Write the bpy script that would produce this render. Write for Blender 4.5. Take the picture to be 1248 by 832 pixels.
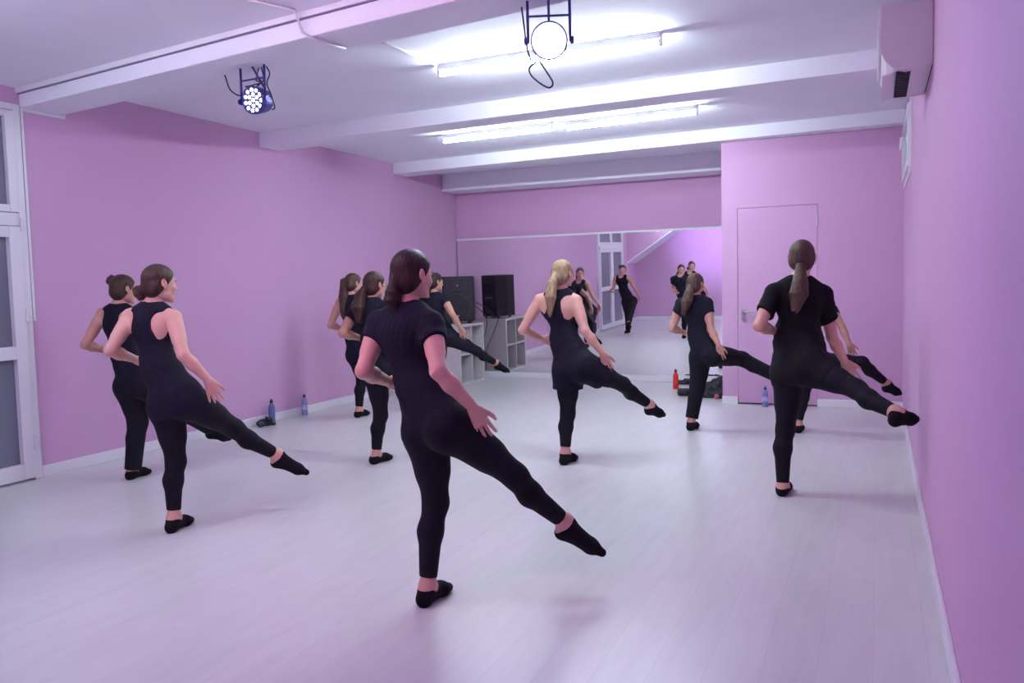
import bpy, bmesh, math, random
import numpy as np
from mathutils import Vector, Matrix

for o in list(bpy.data.objects):
    bpy.data.objects.remove(o)
C = bpy.context.scene.collection
scene = bpy.context.scene

# ------------------------------------------------------------------ camera
YAW, PITCH, ROLL, FPX = math.radians(23.9319), math.radians(-3.9841), math.radians(-1.3623), 1000.33
fwd = Vector((-math.sin(YAW)*math.cos(PITCH), math.cos(YAW)*math.cos(PITCH), math.sin(PITCH)))
rt = Vector((math.cos(YAW), math.sin(YAW), 0)); up0 = rt.cross(fwd)
rt2 = rt*math.cos(ROLL) + up0*math.sin(ROLL); up2 = -rt*math.sin(ROLL) + up0*math.cos(ROLL)
cam_d = bpy.data.cameras.new('camera'); cam = bpy.data.objects.new('camera', cam_d); C.objects.link(cam)
cam.matrix_world = Matrix(((rt2.x, up2.x, -fwd.x, 0), (rt2.y, up2.y, -fwd.y, 0), (rt2.z, up2.z, -fwd.z, 1.45), (0, 0, 0, 1)))
cam_d.sensor_fit = 'HORIZONTAL'; cam_d.sensor_width = 36; cam_d.lens = 36*FPX/1248; cam_d.clip_start = 0.02
scene.camera = cam

# ------------------------------------------------------------------ world, exposure, lamp settings
w = bpy.data.worlds.new('world'); scene.world = w; w.use_nodes = True
w.node_tree.nodes['Background'].inputs[0].default_value = (0.32, 0.34, 0.5, 1)
w.node_tree.nodes['Background'].inputs[1].default_value = 0.25
scene.view_settings.view_transform = 'Standard'; scene.view_settings.look = 'None'
scene.view_settings.exposure = 1.13; scene.view_settings.gamma = 1.0; scene.view_settings.use_curve_mapping = False
TUBE_COL, TUBE_E = (0.81, 0.965, 1.0), 94.0       # fluorescent tubes
PAR_BLUE, PAR_BLUE_W = (0.50, 0.38, 1.0), 230.0     # LED stage lamp, left
PAR_WHITE, PAR_WHITE_W = (0.34, 0.10, 1.0), 30.0   # LED stage lamp, centre
FILL_PINK, FILL_PINK_W = (1.0, 0.25, 0.62), 38.0    # unseen lamp added behind the camera to tint the skin pink

# ------------------------------------------------------------------ room numbers
XL, XR, YB, H = -6.10, 0.27, 11.69, 3.15
YR, YA, XA = 0.83, -1.6, -1.3            # rear wall, alcove end, alcove side
XC, YC = -1.63, 9.716                    # closet block
ZS0 = 3.055                              # ceiling of the front bay

# ------------------------------------------------------------------ materials
MATS = {}
def mat(name, col, rough=0.6, metal=0.0, bump=0.0, bscale=200.0, var=0.0, vscale=3.0, emit=None, es=0.0, trans=0.0, spec=0.5, alpha=1.0, stretch=None, sss=0.0):
    m = bpy.data.materials.new(name); m.use_nodes = True; MATS[name] = m
    nt = m.node_tree; N = nt.nodes; L = nt.links; b = N['Principled BSDF']
    b.inputs['Base Color'].default_value = (*col, 1); b.inputs['Roughness'].default_value = rough
    b.inputs['Metallic'].default_value = metal; b.inputs['Specular IOR Level'].default_value = spec
    b.inputs['Transmission Weight'].default_value = trans; b.inputs['Alpha'].default_value = alpha
    if sss: b.inputs['Subsurface Weight'].default_value = sss; b.inputs['Subsurface Radius'].default_value = (0.02, 0.008, 0.005)
    if emit: b.inputs['Emission Color'].default_value = (*emit, 1); b.inputs['Emission Strength'].default_value = es
    tc = N.new('ShaderNodeTexCoord'); mp = N.new('ShaderNodeMapping'); L.new(tc.outputs['Object'], mp.inputs[0])
    if stretch: mp.inputs['Scale'].default_value = stretch
    if var:
        n = N.new('ShaderNodeTexNoise'); n.inputs['Scale'].default_value = vscale; n.inputs['Detail'].default_value = 4
        L.new(mp.outputs[0], n.inputs['Vector'])
        r = N.new('ShaderNodeValToRGB'); r.color_ramp.elements[0].position = 0.3; r.color_ramp.elements[1].position = 0.7
        r.color_ramp.elements[0].color = (*[c*(1-var) for c in col], 1); r.color_ramp.elements[1].color = (*[min(1, c*(1+var)) for c in col], 1)
        L.new(n.outputs['Fac'], r.inputs[0]); L.new(r.outputs[0], b.inputs['Base Color'])
    if bump:
        n2 = N.new('ShaderNodeTexNoise'); n2.inputs['Scale'].default_value = bscale; n2.inputs['Detail'].default_value = 3
        L.new(mp.outputs[0], n2.inputs['Vector'])
        bp = N.new('ShaderNodeBump'); bp.inputs['Strength'].default_value = bump; bp.inputs['Distance'].default_value = 0.01
        L.new(n2.outputs['Fac'], bp.inputs['Height']); L.new(bp.outputs[0], b.inputs['Normal'])
    return m
M_PINK = mat('pink_wall_paint', (0.63, 0.375, 0.60), 0.72, spec=0.2, bump=0.04, bscale=120, var=0.02, vscale=0.8)
M_CEIL = mat('white_ceiling_paint', (0.87, 0.87, 0.96), 0.8, bump=0.08, bscale=40, var=0.02, vscale=1.5)
M_WHITE = mat('white_gloss_paint', (0.80, 0.78, 0.84), 0.35, bump=0.02)
M_PVC = mat('white_plastic', (0.78, 0.76, 0.82), 0.3, bump=0.01)
M_SHELF = mat('pale_washed_wood', (0.62, 0.58, 0.60), 0.5, bump=0.05, bscale=60, var=0.08, vscale=12, stretch=(1, 1, 8))
M_MIRROR = mat('mirror_glass', (0.93, 0.93, 0.94), 0.0, metal=1.0)
M_GLASS = mat('frosted_glass', (0.25, 0.26, 0.34), 0.18, trans=0.25, bump=0.02, bscale=8)
M_BLACKP = mat('black_plastic', (0.012, 0.011, 0.018), 0.4, bump=0.05, bscale=300)
M_GRILLE = mat('black_metal_grille', (0.016, 0.018, 0.03), 0.5, bump=0.5, bscale=400)
M_DARK = mat('dark_gap', (0.02, 0.015, 0.03), 0.8, bump=0.02)
M_METAL = mat('brushed_metal', (0.6, 0.58, 0.62), 0.3, metal=0.9, bump=0.02)
M_PARB = mat('blue_lit_lamp_housing', (0.035, 0.03, 0.20), 0.35, metal=0.3, bump=0.02)  # blue glow of the LEDs painted into the housing colour
M_CABLE = mat('black_rubber_cable', (0.01, 0.008, 0.02), 0.6, bump=0.02)
M_TUBE = mat('lit_fluorescent_tube', (0.9, 0.9, 0.95), 0.5, emit=TUBE_COL, es=TUBE_E)
M_TUBE_DIM = mat('dimmed_lit_fluorescent_tube', (0.9, 0.9, 0.95), 0.5, emit=TUBE_COL, es=TUBE_E*0.36)  # front bay tubes, emission lowered to balance the room light
M_TUBE_B = mat('rear_lit_fluorescent_tube', (0.9, 0.9, 0.95), 0.5, emit=TUBE_COL, es=TUBE_E*0.84)
M_LED = mat('lit_led', (0.9, 0.9, 1.0), 0.4, emit=(0.82, 0.80, 1.0), es=1.6)
M_LEDW = mat('lit_led_lens', (0.9, 0.9, 1.0), 0.4, emit=(0.95, 0.93, 1.0), es=11)
M_LEDP = mat('pink_fill_led', (0.9, 0.7, 0.8), 0.4, emit=FILL_PINK, es=14)
M_AC = mat('aged_white_plastic', (0.72, 0.66, 0.74), 0.4, bump=0.02)

def floor_mat():
    m = bpy.data.materials.new('washed_wood_laminate'); m.use_nodes = True
    nt = m.node_tree; N = nt.nodes; L = nt.links; b = N['Principled BSDF']
    tc = N.new('ShaderNodeTexCoord')
    mp = N.new('ShaderNodeMapping'); mp.inputs['Rotation'].default_value = (0, 0, math.pi/2); L.new(tc.outputs['Object'], mp.inputs[0])
    br = N.new('ShaderNodeTexBrick'); L.new(mp.outputs[0], br.inputs['Vector'])
    br.inputs['Scale'].default_value = 1.0; br.inputs['Brick Width'].default_value = 1.28; br.inputs['Row Height'].default_value = 0.19
    br.inputs['Mortar Size'].default_value = 0.0012; br.inputs['Mortar Smooth'].default_value = 0.3; br.offset = 0.37
    br.inputs['Color1'].default_value = (0.650, 0.645, 0.655, 1); br.inputs['Color2'].default_value = (0.668, 0.663, 0.673, 1); br.inputs['Mortar'].default_value = (0.57, 0.53, 0.60, 1)
    mp2 = N.new('ShaderNodeMapping'); mp2.inputs['Scale'].default_value = (5, 0.8, 1); L.new(tc.outputs['Object'], mp2.inputs[0])
    n = N.new('ShaderNodeTexNoise'); n.inputs['Scale'].default_value = 3; n.inputs['Detail'].default_value = 8; n.inputs['Distortion'].default_value = 0.6; L.new(mp2.outputs[0], n.inputs['Vector'])
    r = N.new('ShaderNodeValToRGB'); r.color_ramp.elements[0].position = 0.32; r.color_ramp.elements[1].position = 0.62
    r.color_ramp.elements[0].color = (0.94, 0.935, 0.95, 1); r.color_ramp.elements[1].color = (1, 1, 1, 1); L.new(n.outputs['Fac'], r.inputs[0])
    mx = N.new('ShaderNodeMix'); mx.data_type = 'RGBA'; mx.blend_type = 'MULTIPLY'; mx.inputs['Factor'].default_value = 1
    L.new(br.outputs['Color'], mx.inputs['A']); L.new(r.outputs[0], mx.inputs['B']); L.new(mx.outputs['Result'], b.inputs['Base Color'])
    b.inputs['Roughness'].default_value = 0.30; b.inputs['Specular IOR Level'].default_value = 0.45
    bp = N.new('ShaderNodeBump'); bp.inputs['Strength'].default_value = 0.04; bp.inputs['Distance'].default_value = 0.004
    L.new(n.outputs['Fac'], bp.inputs['Height']); L.new(bp.outputs[0], b.inputs['Normal'])
    return m
M_FLOOR = floor_mat()

# ------------------------------------------------------------------ mesh helpers
def link(name, me, parent=None, loc=None):
    o = bpy.data.objects.new(name, me); C.objects.link(o)
    if parent is not None: o.parent = parent
    if loc is not None: o.location = loc
    return o
def obj(name, bm, m, parent=None, smooth=False, loc=None, bevel=0.0):
    me = bpy.data.meshes.new(name)
    bmesh.ops.recalc_face_normals(bm, faces=bm.faces)
    bm.to_mesh(me); bm.free()
    for mm in (m if isinstance(m, (list, tuple)) else [m]): me.materials.append(mm)
    if smooth: me.polygons.foreach_set('use_smooth', [True]*len(me.polygons))
    o = link(name, me, parent, loc)
    if bevel:
        b = o.modifiers.new('bevel', 'BEVEL'); b.width = bevel; b.segments = 2; b.limit_method = 'ANGLE'
    return o
def box(bm, x0, x1, y0, y1, z0, z1, mi=0):
    v = [bm.verts.new((x, y, z)) for z in (z0, z1) for x, y in ((x0, y0), (x1, y0), (x1, y1), (x0, y1))]
    for f in ((3, 2, 1, 0), (4, 5, 6, 7), (0, 1, 5, 4), (1, 2, 6, 5), (2, 3, 7, 6), (3, 0, 4, 7)):
        bm.faces.new([v[i] for i in f]).material_index = mi
def hexa(bm, pts):     # 8 points, bottom four then top four
    v = [bm.verts.new(p) for p in pts]
    for f in ((3, 2, 1, 0), (4, 5, 6, 7), (0, 1, 5, 4), (1, 2, 6, 5), (2, 3, 7, 6), (3, 0, 4, 7)):
        bm.faces.new([v[i] for i in f])
def frame_of(d):
    d = Vector(d).normalized(); a = Vector((0, 0, 1)) if abs(d.z) < 0.9 else Vector((1, 0, 0))
    u = d.cross(a).normalized(); return u, d.cross(u).normalized(), d
def tube(bm, pts, r, n=8, mi=0, caps=True):
    pts = [Vector(p) for p in pts]; rings = []
    rs = r if isinstance(r, (list, tuple)) else [r]*len(pts)
    u = None
    for i, p in enumerate(pts):
        t = (pts[min(i+1, len(pts)-1)] - pts[max(i-1, 0)]).normalized()
        if u is None: u, v, _ = frame_of(t)
        else:
            u = (u - t*u.dot(t)).normalized(); v = t.cross(u)
        rings.append([bm.verts.new(p + (u*math.cos(a) + v*math.sin(a))*rs[i]) for a in [2*math.pi*k/n for k in range(n)]])
    for a, b in zip(rings, rings[1:]):
        for k in range(n):
            f = bm.faces.new((a[k], a[(k+1) % n], b[(k+1) % n], b[k])); f.material_index = mi; f.smooth = True
    if caps:
        bm.faces.new(rings[0][::-1]).material_index = mi; bm.faces.new(rings[-1]).material_index = mi
def lathe(bm, prof, c=(0, 0, 0), d=(0, 0, 1), n=24, mi=0):
    tube_r = [max(r, 1e-4) for r, _ in prof]; u, v, w_ = frame_of(d); c = Vector(c); rings = []
    for (r, z) in prof:
        rings.append([bm.verts.new(c + w_*z + (u*math.cos(a) + v*math.sin(a))*max(r, 1e-4)) for a in [2*math.pi*k/n for k in range(n)]])
    for a, b in zip(rings, rings[1:]):
        for k in range(n): bm.faces.new((a[k], a[(k+1) % n], b[(k+1) % n], b[k])).material_index = mi
    bm.faces.new(rings[0][::-1]).material_index = mi; bm.faces.new(rings[-1]).material_index = mi
def curve_pts(P, n=8):
    P = [Vector(p) for p in P]; out = []
    Q = [P[0]*2-P[1]] + P + [P[-1]*2-P[-2]]
    for i in range(1, len(Q)-2):
        for k in range(n):
            t = k/n; a, b, c, d = Q[i-1:i+3]
            out.append(0.5*((2*b) + (c-a)*t + (2*a-5*b+4*c-d)*t*t + (3*b-a-3*c+d)*t**3))
    out.append(P[-1]); return out
def tag(o, label, cat, group=None):
    o['label'] = label; o['category'] = cat
    if group: o['group'] = group
    return o
def thing(name, label, cat, loc=(0, 0, 0), group=None):
    o = bpy.data.objects.new(name, None); C.objects.link(o); o.location = loc; o.empty_display_size = 0.1
    return tag(o, label, cat, group)
def struct(name, bm, m, parent=None, label=None, **k):
    o = obj(name, bm, m, parent, **k)
    if parent is None: o['kind'] = 'structure'
    if label: o['label'] = label
    return o
def BM(): return bmesh.new()

# ================================================================== THE ROOM
bm = BM(); box(bm, XL-0.2, XR+0.2, YA-0.2, YB+0.2, -0.12, 0); struct('floor', bm, M_FLOOR, label='pale washed wood laminate floor of the dance studio')
bm = BM()
box(bm, XL-0.2, XR+0.2, 4.2, YB+0.2, H, H+0.12)
box(bm, XL-0.2, XR+0.2, YA-0.2, 4.42, ZS0, H+0.12)
struct('ceiling', bm, M_CEIL, label='white ceiling between the beams')
DY0, DY1, DZ = 2.25, 4.385, 2.925       # glazed door in the left wall
bm = BM()
box(bm, XL-0.15, XL, DY1, YB+0.15, 0, H+0.1); box(bm, XL-0.15, XL, YR-0.15, DY0, 0, H+0.1); box(bm, XL-0.15, XL, DY0, DY1, DZ, H+0.1)
struct('wall_left', bm, M_PINK, label='long pink wall on the left side')
WY0, WY1, WZ0, WZ1 = 7.8, 9.45, 2.32, 2.97
bm = BM()
box(bm, XR, XR+0.15, YA-0.15, WY0, 0, H+0.1); box(bm, XR, XR+0.15, WY1, YB+0.15, 0, H+0.1)
box(bm, XR, XR+0.15, WY0, WY1, 0, WZ0); box(bm, XR, XR+0.15, WY0, WY1, WZ1, H+0.1)
struct('wall_right', bm, M_PINK, label='pink wall close to the camera on the right')
bm = BM(); box(bm, XL-0.15, XR+0.15, YB, YB+0.15, 0, H+0.1); struct('wall_back', bm, M_PINK, label='pink back wall carrying the mirror')
bm = BM()
box(bm, XL-0.15, XA, YR-0.15, YR, 0, H+0.1); box(bm, XA-0.15, XA, YA-0.15, YR-0.15, 0, H+0.1); box(bm, XA-0.15, XR+0.15, YA-0.15, YA, 0, H+0.1)
struct('wall_rear', bm, M_PINK, label='pink wall behind, seen only in the mirror')
# closet block on the right of the back wall, with a flush door
CD0, CD1, CDZ = -1.45, -0.595, 2.25
bm = BM()
box(bm, XC, CD0-0.004, YC, YC+0.1, 0, H+0.05); box(bm, CD1+0.004, XR, YC, YC+0.1, 0, H+0.05); box(bm, CD0-0.004, CD1+0.004, YC, YC+0.1, CDZ+0.004, H+0.05)
box(bm, XC, XC+0.1, YC+0.1, YB, 0, H+0.05)
struct('wall_closet', bm, M_PINK, label='pink closet block in the right back corner')
bm = BM(); box(bm, CD0, CD1, YC+0.004, YC+0.045, 0.018, CDZ)
door = struct('door_2', bm, M_PINK, label='flush pink closet door with small lever handle')
bm = BM(); tube(bm, [(-1.39, YC+0.01, 1.07), (-1.39, YC-0.05, 1.07), (-1.27, YC-0.055, 1.07)], 0.010, 8); box(bm, -1.415, -1.365, YC-0.008, YC+0.005, 1.04, 1.10)
lathe(bm, [(0.024, 0), (0.024, 0.01)], (-1.39, YC-0.006, 0.99), (0, -1, 0)); box(bm, -1.394, -1.386, YC-0.02, YC-0.01, 0.965, 0.992)
struct('handle', bm, M_METAL, door, smooth=False)
for z in (2.02, 1.05, 0.2):
    bm = BM(); lathe(bm, [(0.009, 0), (0.009, 0.11)], (CD1+0.004, YC-0.006, z), (0, 0, 1), 10); struct('hinge', bm, M_METAL, door)
bm = BM(); box(bm, CD0-0.05, CD1+0.05, YC+0.06, YC+0.09, 0, CDZ+0.05); struct('trim_6', bm, M_DARK)
# stair underside that slopes across the rear left corner (seen in the mirror)
sx0, sz0, sx1, sz1 = XL, 1.62, -3.9, 3.06
bm = BM()
hexa(bm, [(sx0, YR, sz0), (sx1, YR, sz1), (sx1, 1.84, sz1), (sx0, 1.84, sz0), (sx0, YR, H+0.05), (sx0+0.01, YR, H+0.06), (sx0+0.01, 1.84, H+0.06), (sx0, 1.84, H+0.05)])
struct('wall_stair', bm, M_PINK, label='pink stair flank above the white slope, seen in the mirror')
bm = BM(); hexa(bm, [(sx0, YR, sz0-0.03), (sx1, YR, sz1-0.03), (sx1, 1.85, sz1-0.03), (sx0, 1.85, sz0-0.03), (sx0, YR, sz0), (sx1, YR, sz1), (sx1, 1.85, sz1+0.0), (sx0, 1.85, sz0+0.0)])
struct('trim_7', bm, M_CEIL, label='white sloping stair underside seen in the mirror')

# ceiling beams, a little out of square with the back wall as in the place
def beam(n, yf, yb, zb, s, label):
    L = XR - XL; k = s*L/6.1
    bm = BM()
    r = 0.03
    hexa(bm, [(XL, yf, zb), (XR, yf+k, zb+0.012), (XR, yb+k, zb+0.012), (XL, yb, zb), (XL, yf, H+0.05), (XR, yf+k, H+0.05), (XR, yb+k, H+0.05), (XL, yb, H+0.05)])
    return struct(n, bm, M_CEIL, label=label, bevel=0.008)
beam('trim_1', 4.404, 4.762, 2.909, -0.789, 'nearest white ceiling beam, with a thin cornice on its front')
beam('trim_2', 7.132, 7.46, 2.992, -0.228, 'middle white ceiling beam')
beam('trim_3', 9.835, 10.18, 3.003, -0.346, 'farthest white ceiling beam, ending at the closet')
bm = BM(); box(bm, XL, XC, 11.24, YB, 2.893, H+0.05); box(bm, XL, XC, 11.21, 11.26, 2.893, 2.93)
struct('trim_4', bm, M_CEIL, label='white soffit along the top of the back wall', bevel=0.01)
# cornice / cable strip along the near beam
L = XR-XL; k = -0.789*L/6.1
bm = BM(); hexa(bm, [(XL, 4.38, 3.015), (XR, 4.38+k, 3.03), (XR, 4.42+k, 3.03), (XL, 4.42, 3.015), (XL, 4.38, 3.06), (XR, 4.38+k, 3.06), (XR, 4.42+k, 3.06), (XL, 4.42, 3.06)])
struct('trim_5', bm, M_WHITE, label='thin white cable strip along the top of the nearest beam')
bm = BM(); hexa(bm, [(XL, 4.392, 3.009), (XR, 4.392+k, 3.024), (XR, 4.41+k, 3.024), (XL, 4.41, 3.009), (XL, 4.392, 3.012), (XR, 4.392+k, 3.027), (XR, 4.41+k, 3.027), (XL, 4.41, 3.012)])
struct('trim_12', bm, mat('painted_gap_shadow', (0.22, 0.17, 0.30), 0.8, bump=0.02))  # thin grey strip, paints the shadow below the cable strip
# skirting boards
def bb(n, x0, x1, y0, y1): b = BM(); box(b, x0, x1, y0, y1, 0, 0.09); return struct(n, b, M_WHITE, bevel=0.004)
bb('baseboard_left', XL, XL+0.018, DY1+0.01, YB)['label'] = 'white baseboard along the left wall'
bb('baseboard_left_rear', XL, XL+0.018, YR, DY0-0.01)
bb('baseboard_right', XR-0.018, XR, YA, YC)['label'] = 'white baseboard along the right wall'
bb('baseboard_rear', XL+0.018, XA, YR, YR+0.018)
bb('baseboard_closet', XC-0.004, CD0-0.005, YC-0.018, YC)['label'] = 'short white baseboard left of the closet door'
bb('baseboard_closet_right', CD1+0.005, XR, YC-0.018, YC)['label'] = 'white baseboard right of the closet door'
# glazed door, left wall
bm = BM(); Z1 = DZ
fx0, fx1 = XL-0.05, XL+0.03
box(bm, fx0, fx1, DY0, DY0+0.06, 0, Z1); box(bm, fx0, fx1, DY1-0.06, DY1, 0, Z1); box(bm, fx0, fx1, DY0+0.06, DY1-0.06, Z1-0.05, Z1); box(bm, fx0, fx1, DY0+0.06, DY1-0.06, 1.99, 2.09)
gd = struct('door_1', bm, M_PVC, label='tall white framed glazed double door in the left wall', bevel=0.004)
midy = (DY0+DY1)/2
for (a, b_) in ((DY0+0.06, midy-0.005), (midy+0.005, DY1-0.06)):
    bm = BM(); x0, x1 = XL-0.045, XL+0.045
    st = 0.10
    box(bm, x0, x1, a, a+st, 0.02, 1.985); box(bm, x0, x1, b_-st, b_, 0.02, 1.985)
    for z0, z1 in ((0.02, 0.14), (0.96, 1.06), (1.90, 1.985)): box(bm, x0, x1, a+st, b_-st, z0, z1)
    box(bm, x0, x1-0.01, a, a+0.07, 2.095, 2.87); box(bm, x0, x1-0.01, b_-0.07, b_, 2.095, 2.87); box(bm, x0, x1-0.01, a+0.07, b_-0.07, 2.095, 2.15); box(bm, x0, x1-0.01, a+0.07, b_-0.07, 2.82, 2.87)
    lf = struct('door_leaf', bm, M_PVC, gd, bevel=0.004)
    for z0, z1, s_ in ((0.14, 0.96, st), (1.06, 1.90, st), (2.15, 2.82, 0.07)):
        bm = BM(); box(bm, XL-0.01, XL+0.0, a+s_, b_-s_, z0, z1); struct('pane', bm, M_GLASS, lf)
for z in (1.95, 1.25, 0.25):
    bm = BM(); lathe(bm, [(0.014, 0), (0.014, 0.10)], (XL+0.05, DY1-0.055, z), (0, 0, 1), 10); struct('hinge', bm, M_PVC, gd)
# thin cable duct beside the door frame and along the wall under the beam
bm = BM(); box(bm, XL, XL+0.02, DY1+0.012, DY1+0.034, 1.25, 2.93); box(bm, XL, XL+0.02, DY1+0.034, 4.77, 2.885, 2.907); box(bm, XL, XL+0.02, 4.77, 4.79, 2.885, 2.93)
struct('trim_8', bm, M_PVC, label='thin white cable duct beside the glazed door')
# small window, right wall
bm = BM(); x0, x1 = XR-0.012, XR+0.06
box(bm, x0, x1, WY0, WY1, WZ0, WZ0+0.06); box(bm, x0, x1, WY0, WY1, WZ1-0.06, WZ1); box(bm, x0, x1, WY0, WY0+0.06, WZ0+0.06, WZ1-0.06); box(bm, x0, x1, WY1-0.06, WY1, WZ0+0.06, WZ1-0.06)
wn = struct('window_1', bm, M_PVC, label='small white framed window high on the right wall', bevel=0.004)
bm = BM(); a, b_, c_, d_ = WY0+0.06, WY1-0.06, WZ0+0.06, WZ1-0.06
box(bm, x0-0.02, x1, a, b_, c_, c_+0.07); box(bm, x0-0.02, x1, a, b_, d_-0.07, d_); box(bm, x0-0.02, x1, a, a+0.07, c_+0.07, d_-0.07); box(bm, x0-0.02, x1, b_-0.07, b_, c_+0.07, d_-0.07)
sash = struct('window_sash', bm, M_PVC, wn, bevel=0.004)
bm = BM(); box(bm, XR+0.02, XR+0.03, a+0.07, b_-0.07, c_+0.07, d_-0.07); struct('pane', bm, M_GLASS, sash)
bm = BM(); tube(bm, [(x0-0.015, a+0.035, 2.62), (x0-0.065, a+0.035, 2.62), (x0-0.07, a+0.035, 2.52)], 0.011, 8); box(bm, x0-0.028, x0-0.018, a+0.018, a+0.052, 2.58, 2.66); struct('window_handle', bm, M_PVC, sash)

# ------------------------------------------------------------------ wall mirror, leaning forward a touch
MZ0, MZ1 = 0.092, 2.178
TILT = math.radians(1.0)
mr = thing('wall_mirror', 'wide frameless wall mirror covering the back wall behind the dancers', 'mirror', (0, YB-0.012, MZ0))
mr.rotation_euler = (TILT, 0, 0)
bm = BM(); box(bm, XL+0.02, XC-0.002, -0.005, 0.0, 0, MZ1-MZ0-0.02); obj('mirror_glass', bm, M_MIRROR, mr)
bm = BM(); box(bm, XL+0.02, XC-0.002, -0.02, 0.012, MZ1-MZ0-0.022, MZ1-MZ0+0.006); obj('top_rail', bm, M_WHITE, mr)
bm = BM(); box(bm, XL+0.018, XC-0.002, YB-0.055, YB, 0, 0.088); struct('trim_9', bm, M_WHITE, label='white ledge along the floor under the mirror', bevel=0.004)

# ================================================================== LAMPS
def tube_light(x0, x1, y, label, skew=0.0, tm=None):
    t = thing('tube_light', label, 'ceiling light', ((x0+x1)/2, y, H), group='tube lights on the ceiling')
    h = (x1-x0)/2; ky = skew
    bm = BM(); hexa(bm, [(-h, -0.022-ky, -0.045), (h, -0.022+ky, -0.045), (h, 0.022+ky, -0.045), (-h, 0.022-ky, -0.045), (-h, -0.03-ky, 0), (h, -0.03+ky, 0), (h, 0.03+ky, 0), (-h, 0.03-ky, 0)])
    obj('housing', bm, M_PVC, t)
    bm = BM(); tube(bm, [(-h+0.02, -ky, -0.075), (h-0.02, ky, -0.075)], 0.014, 12); obj('tube', bm, tm or M_TUBE, t)
    for s in (-1, 1):
        bm = BM(); box(bm, s*h-0.010, s*h+0.010, -0.015+s*ky, 0.015+s*ky, -0.09, -0.0); obj('lamp_holder', bm, M_PVC, t)
    return t
tube_light(-3.09, -1.36, 5.70, 'long lit tube light partly hidden by the bright stage lamp')
tube_light(-4.48, -3.14, 8.29, 'left of the two lit tube lights behind the middle beam', -0.03, tm=M_TUBE_B)
tube_light(-3.00, -1.60, 8.26, 'right of the two lit tube lights behind the middle beam', -0.06, tm=M_TUBE_B)
for a_, b_, l_ in ((-5.4, -4.0, 'tube light in the front bay just above the picture, glow at top left'), (-3.9, -2.5, 'second tube light in the front bay, out of view above')):
    t = tube_light(a_, b_, 2.35, l_, tm=M_TUBE_DIM); t.location.z = ZS0
# ceiling conduits
bm = BM(); tube(bm, [(-3.13, 4.92, H-0.008), (-3.09, 5.70, H-0.008)], 0.010, 8); struct('trim_10', bm, M_PVC, label='white conduit on the ceiling leading to the long tube light')
bm = BM(); tube(bm, [(-3.35, 3.2, ZS0-0.008), (-3.06, 3.93, ZS0-0.008), (-3.04, 3.97, 2.93), (-3.0, 4.02, 2.90), (-2.95, 4.26, 2.90)], 0.009, 8)
struct('trim_11', bm, M_PVC, label='white conduit running over the nearest beam')

def par_lamp(name_label, c, d, hook, size, led_mat, col, watt, spot=1.9, full=False, cables=()):
    """LED par can at c shining along d, hanging by its yoke from the ceiling height hook."""
    t = thing('stage_lamp', name_label, 'stage lamp', c, group='stage lamps under the ceiling')
    d = Vector(d).normalized(); R = size/2
    bm = BM(); lathe(bm, [(R*0.55, -R*1.25), (R*0.8, -R*1.2), (R*0.92, -R*0.7), (R*1.0, -R*0.25), (R, R*0.12), (R*0.92, R*0.15), (R*0.9, R*0.02), (0, 0.0)], (0, 0, 0), d, 32)
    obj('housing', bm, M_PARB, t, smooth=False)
    u, v, _ = frame_of(d)
    if full:
        bm = BM(); lathe(bm, [(0, R*0.02), (R*0.88, R*0.03), (R*0.80, R*0.16), (R*0.5, R*0.24), (0, R*0.28)], (0, 0, 0), d, 32); obj('lens', bm, led_mat, t, smooth=True)
    else:
        k = 0
        for ring, cnt in ((0, 1), (0.40, 6), (0.74, 11)):
            for i in range(cnt):
                a = 2*math.pi*i/cnt + ring
                p = u*math.cos(a)*R*ring + v*math.sin(a)*R*ring
                bm = BM(); lathe(bm, [(R*0.14, R*0.01), (R*0.135, R*0.06), (R*0.1, R*0.10), (0, R*0.11)], p, d, 12); obj('led', bm, led_mat, t, smooth=True)
    side = Vector((d.y, -d.x, 0)).normalized()
    ht = hook - c[2]
    for s in (-1, 1):
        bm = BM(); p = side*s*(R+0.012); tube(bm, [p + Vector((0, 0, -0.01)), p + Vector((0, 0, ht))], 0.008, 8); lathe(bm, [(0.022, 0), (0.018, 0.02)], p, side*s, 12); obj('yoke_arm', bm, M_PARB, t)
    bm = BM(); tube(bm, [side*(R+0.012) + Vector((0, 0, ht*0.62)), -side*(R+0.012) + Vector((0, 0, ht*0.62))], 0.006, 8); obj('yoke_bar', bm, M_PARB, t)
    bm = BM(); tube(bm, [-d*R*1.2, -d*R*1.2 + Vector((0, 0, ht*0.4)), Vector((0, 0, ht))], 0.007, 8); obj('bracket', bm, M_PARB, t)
    for cp in cables:
        bm = BM(); tube(bm, curve_pts(cp, 6), 0.0045, 6); obj('cable', bm, M_CABLE, t)
    ld = bpy.data.lights.new('stage_lamp_beam', 'SPOT'); ld.energy = watt; ld.color = col; ld.spot_size = spot; ld.spot_blend = 0.9; ld.shadow_soft_size = R*0.8
    lo = bpy.data.objects.new('lamp_beam', ld); C.objects.link(lo); lo.parent = t; lo.location = d*(R*0.35)
    lo.rotation_euler = (-d).to_track_quat('Z', 'Y').to_euler()
    return t

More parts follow.
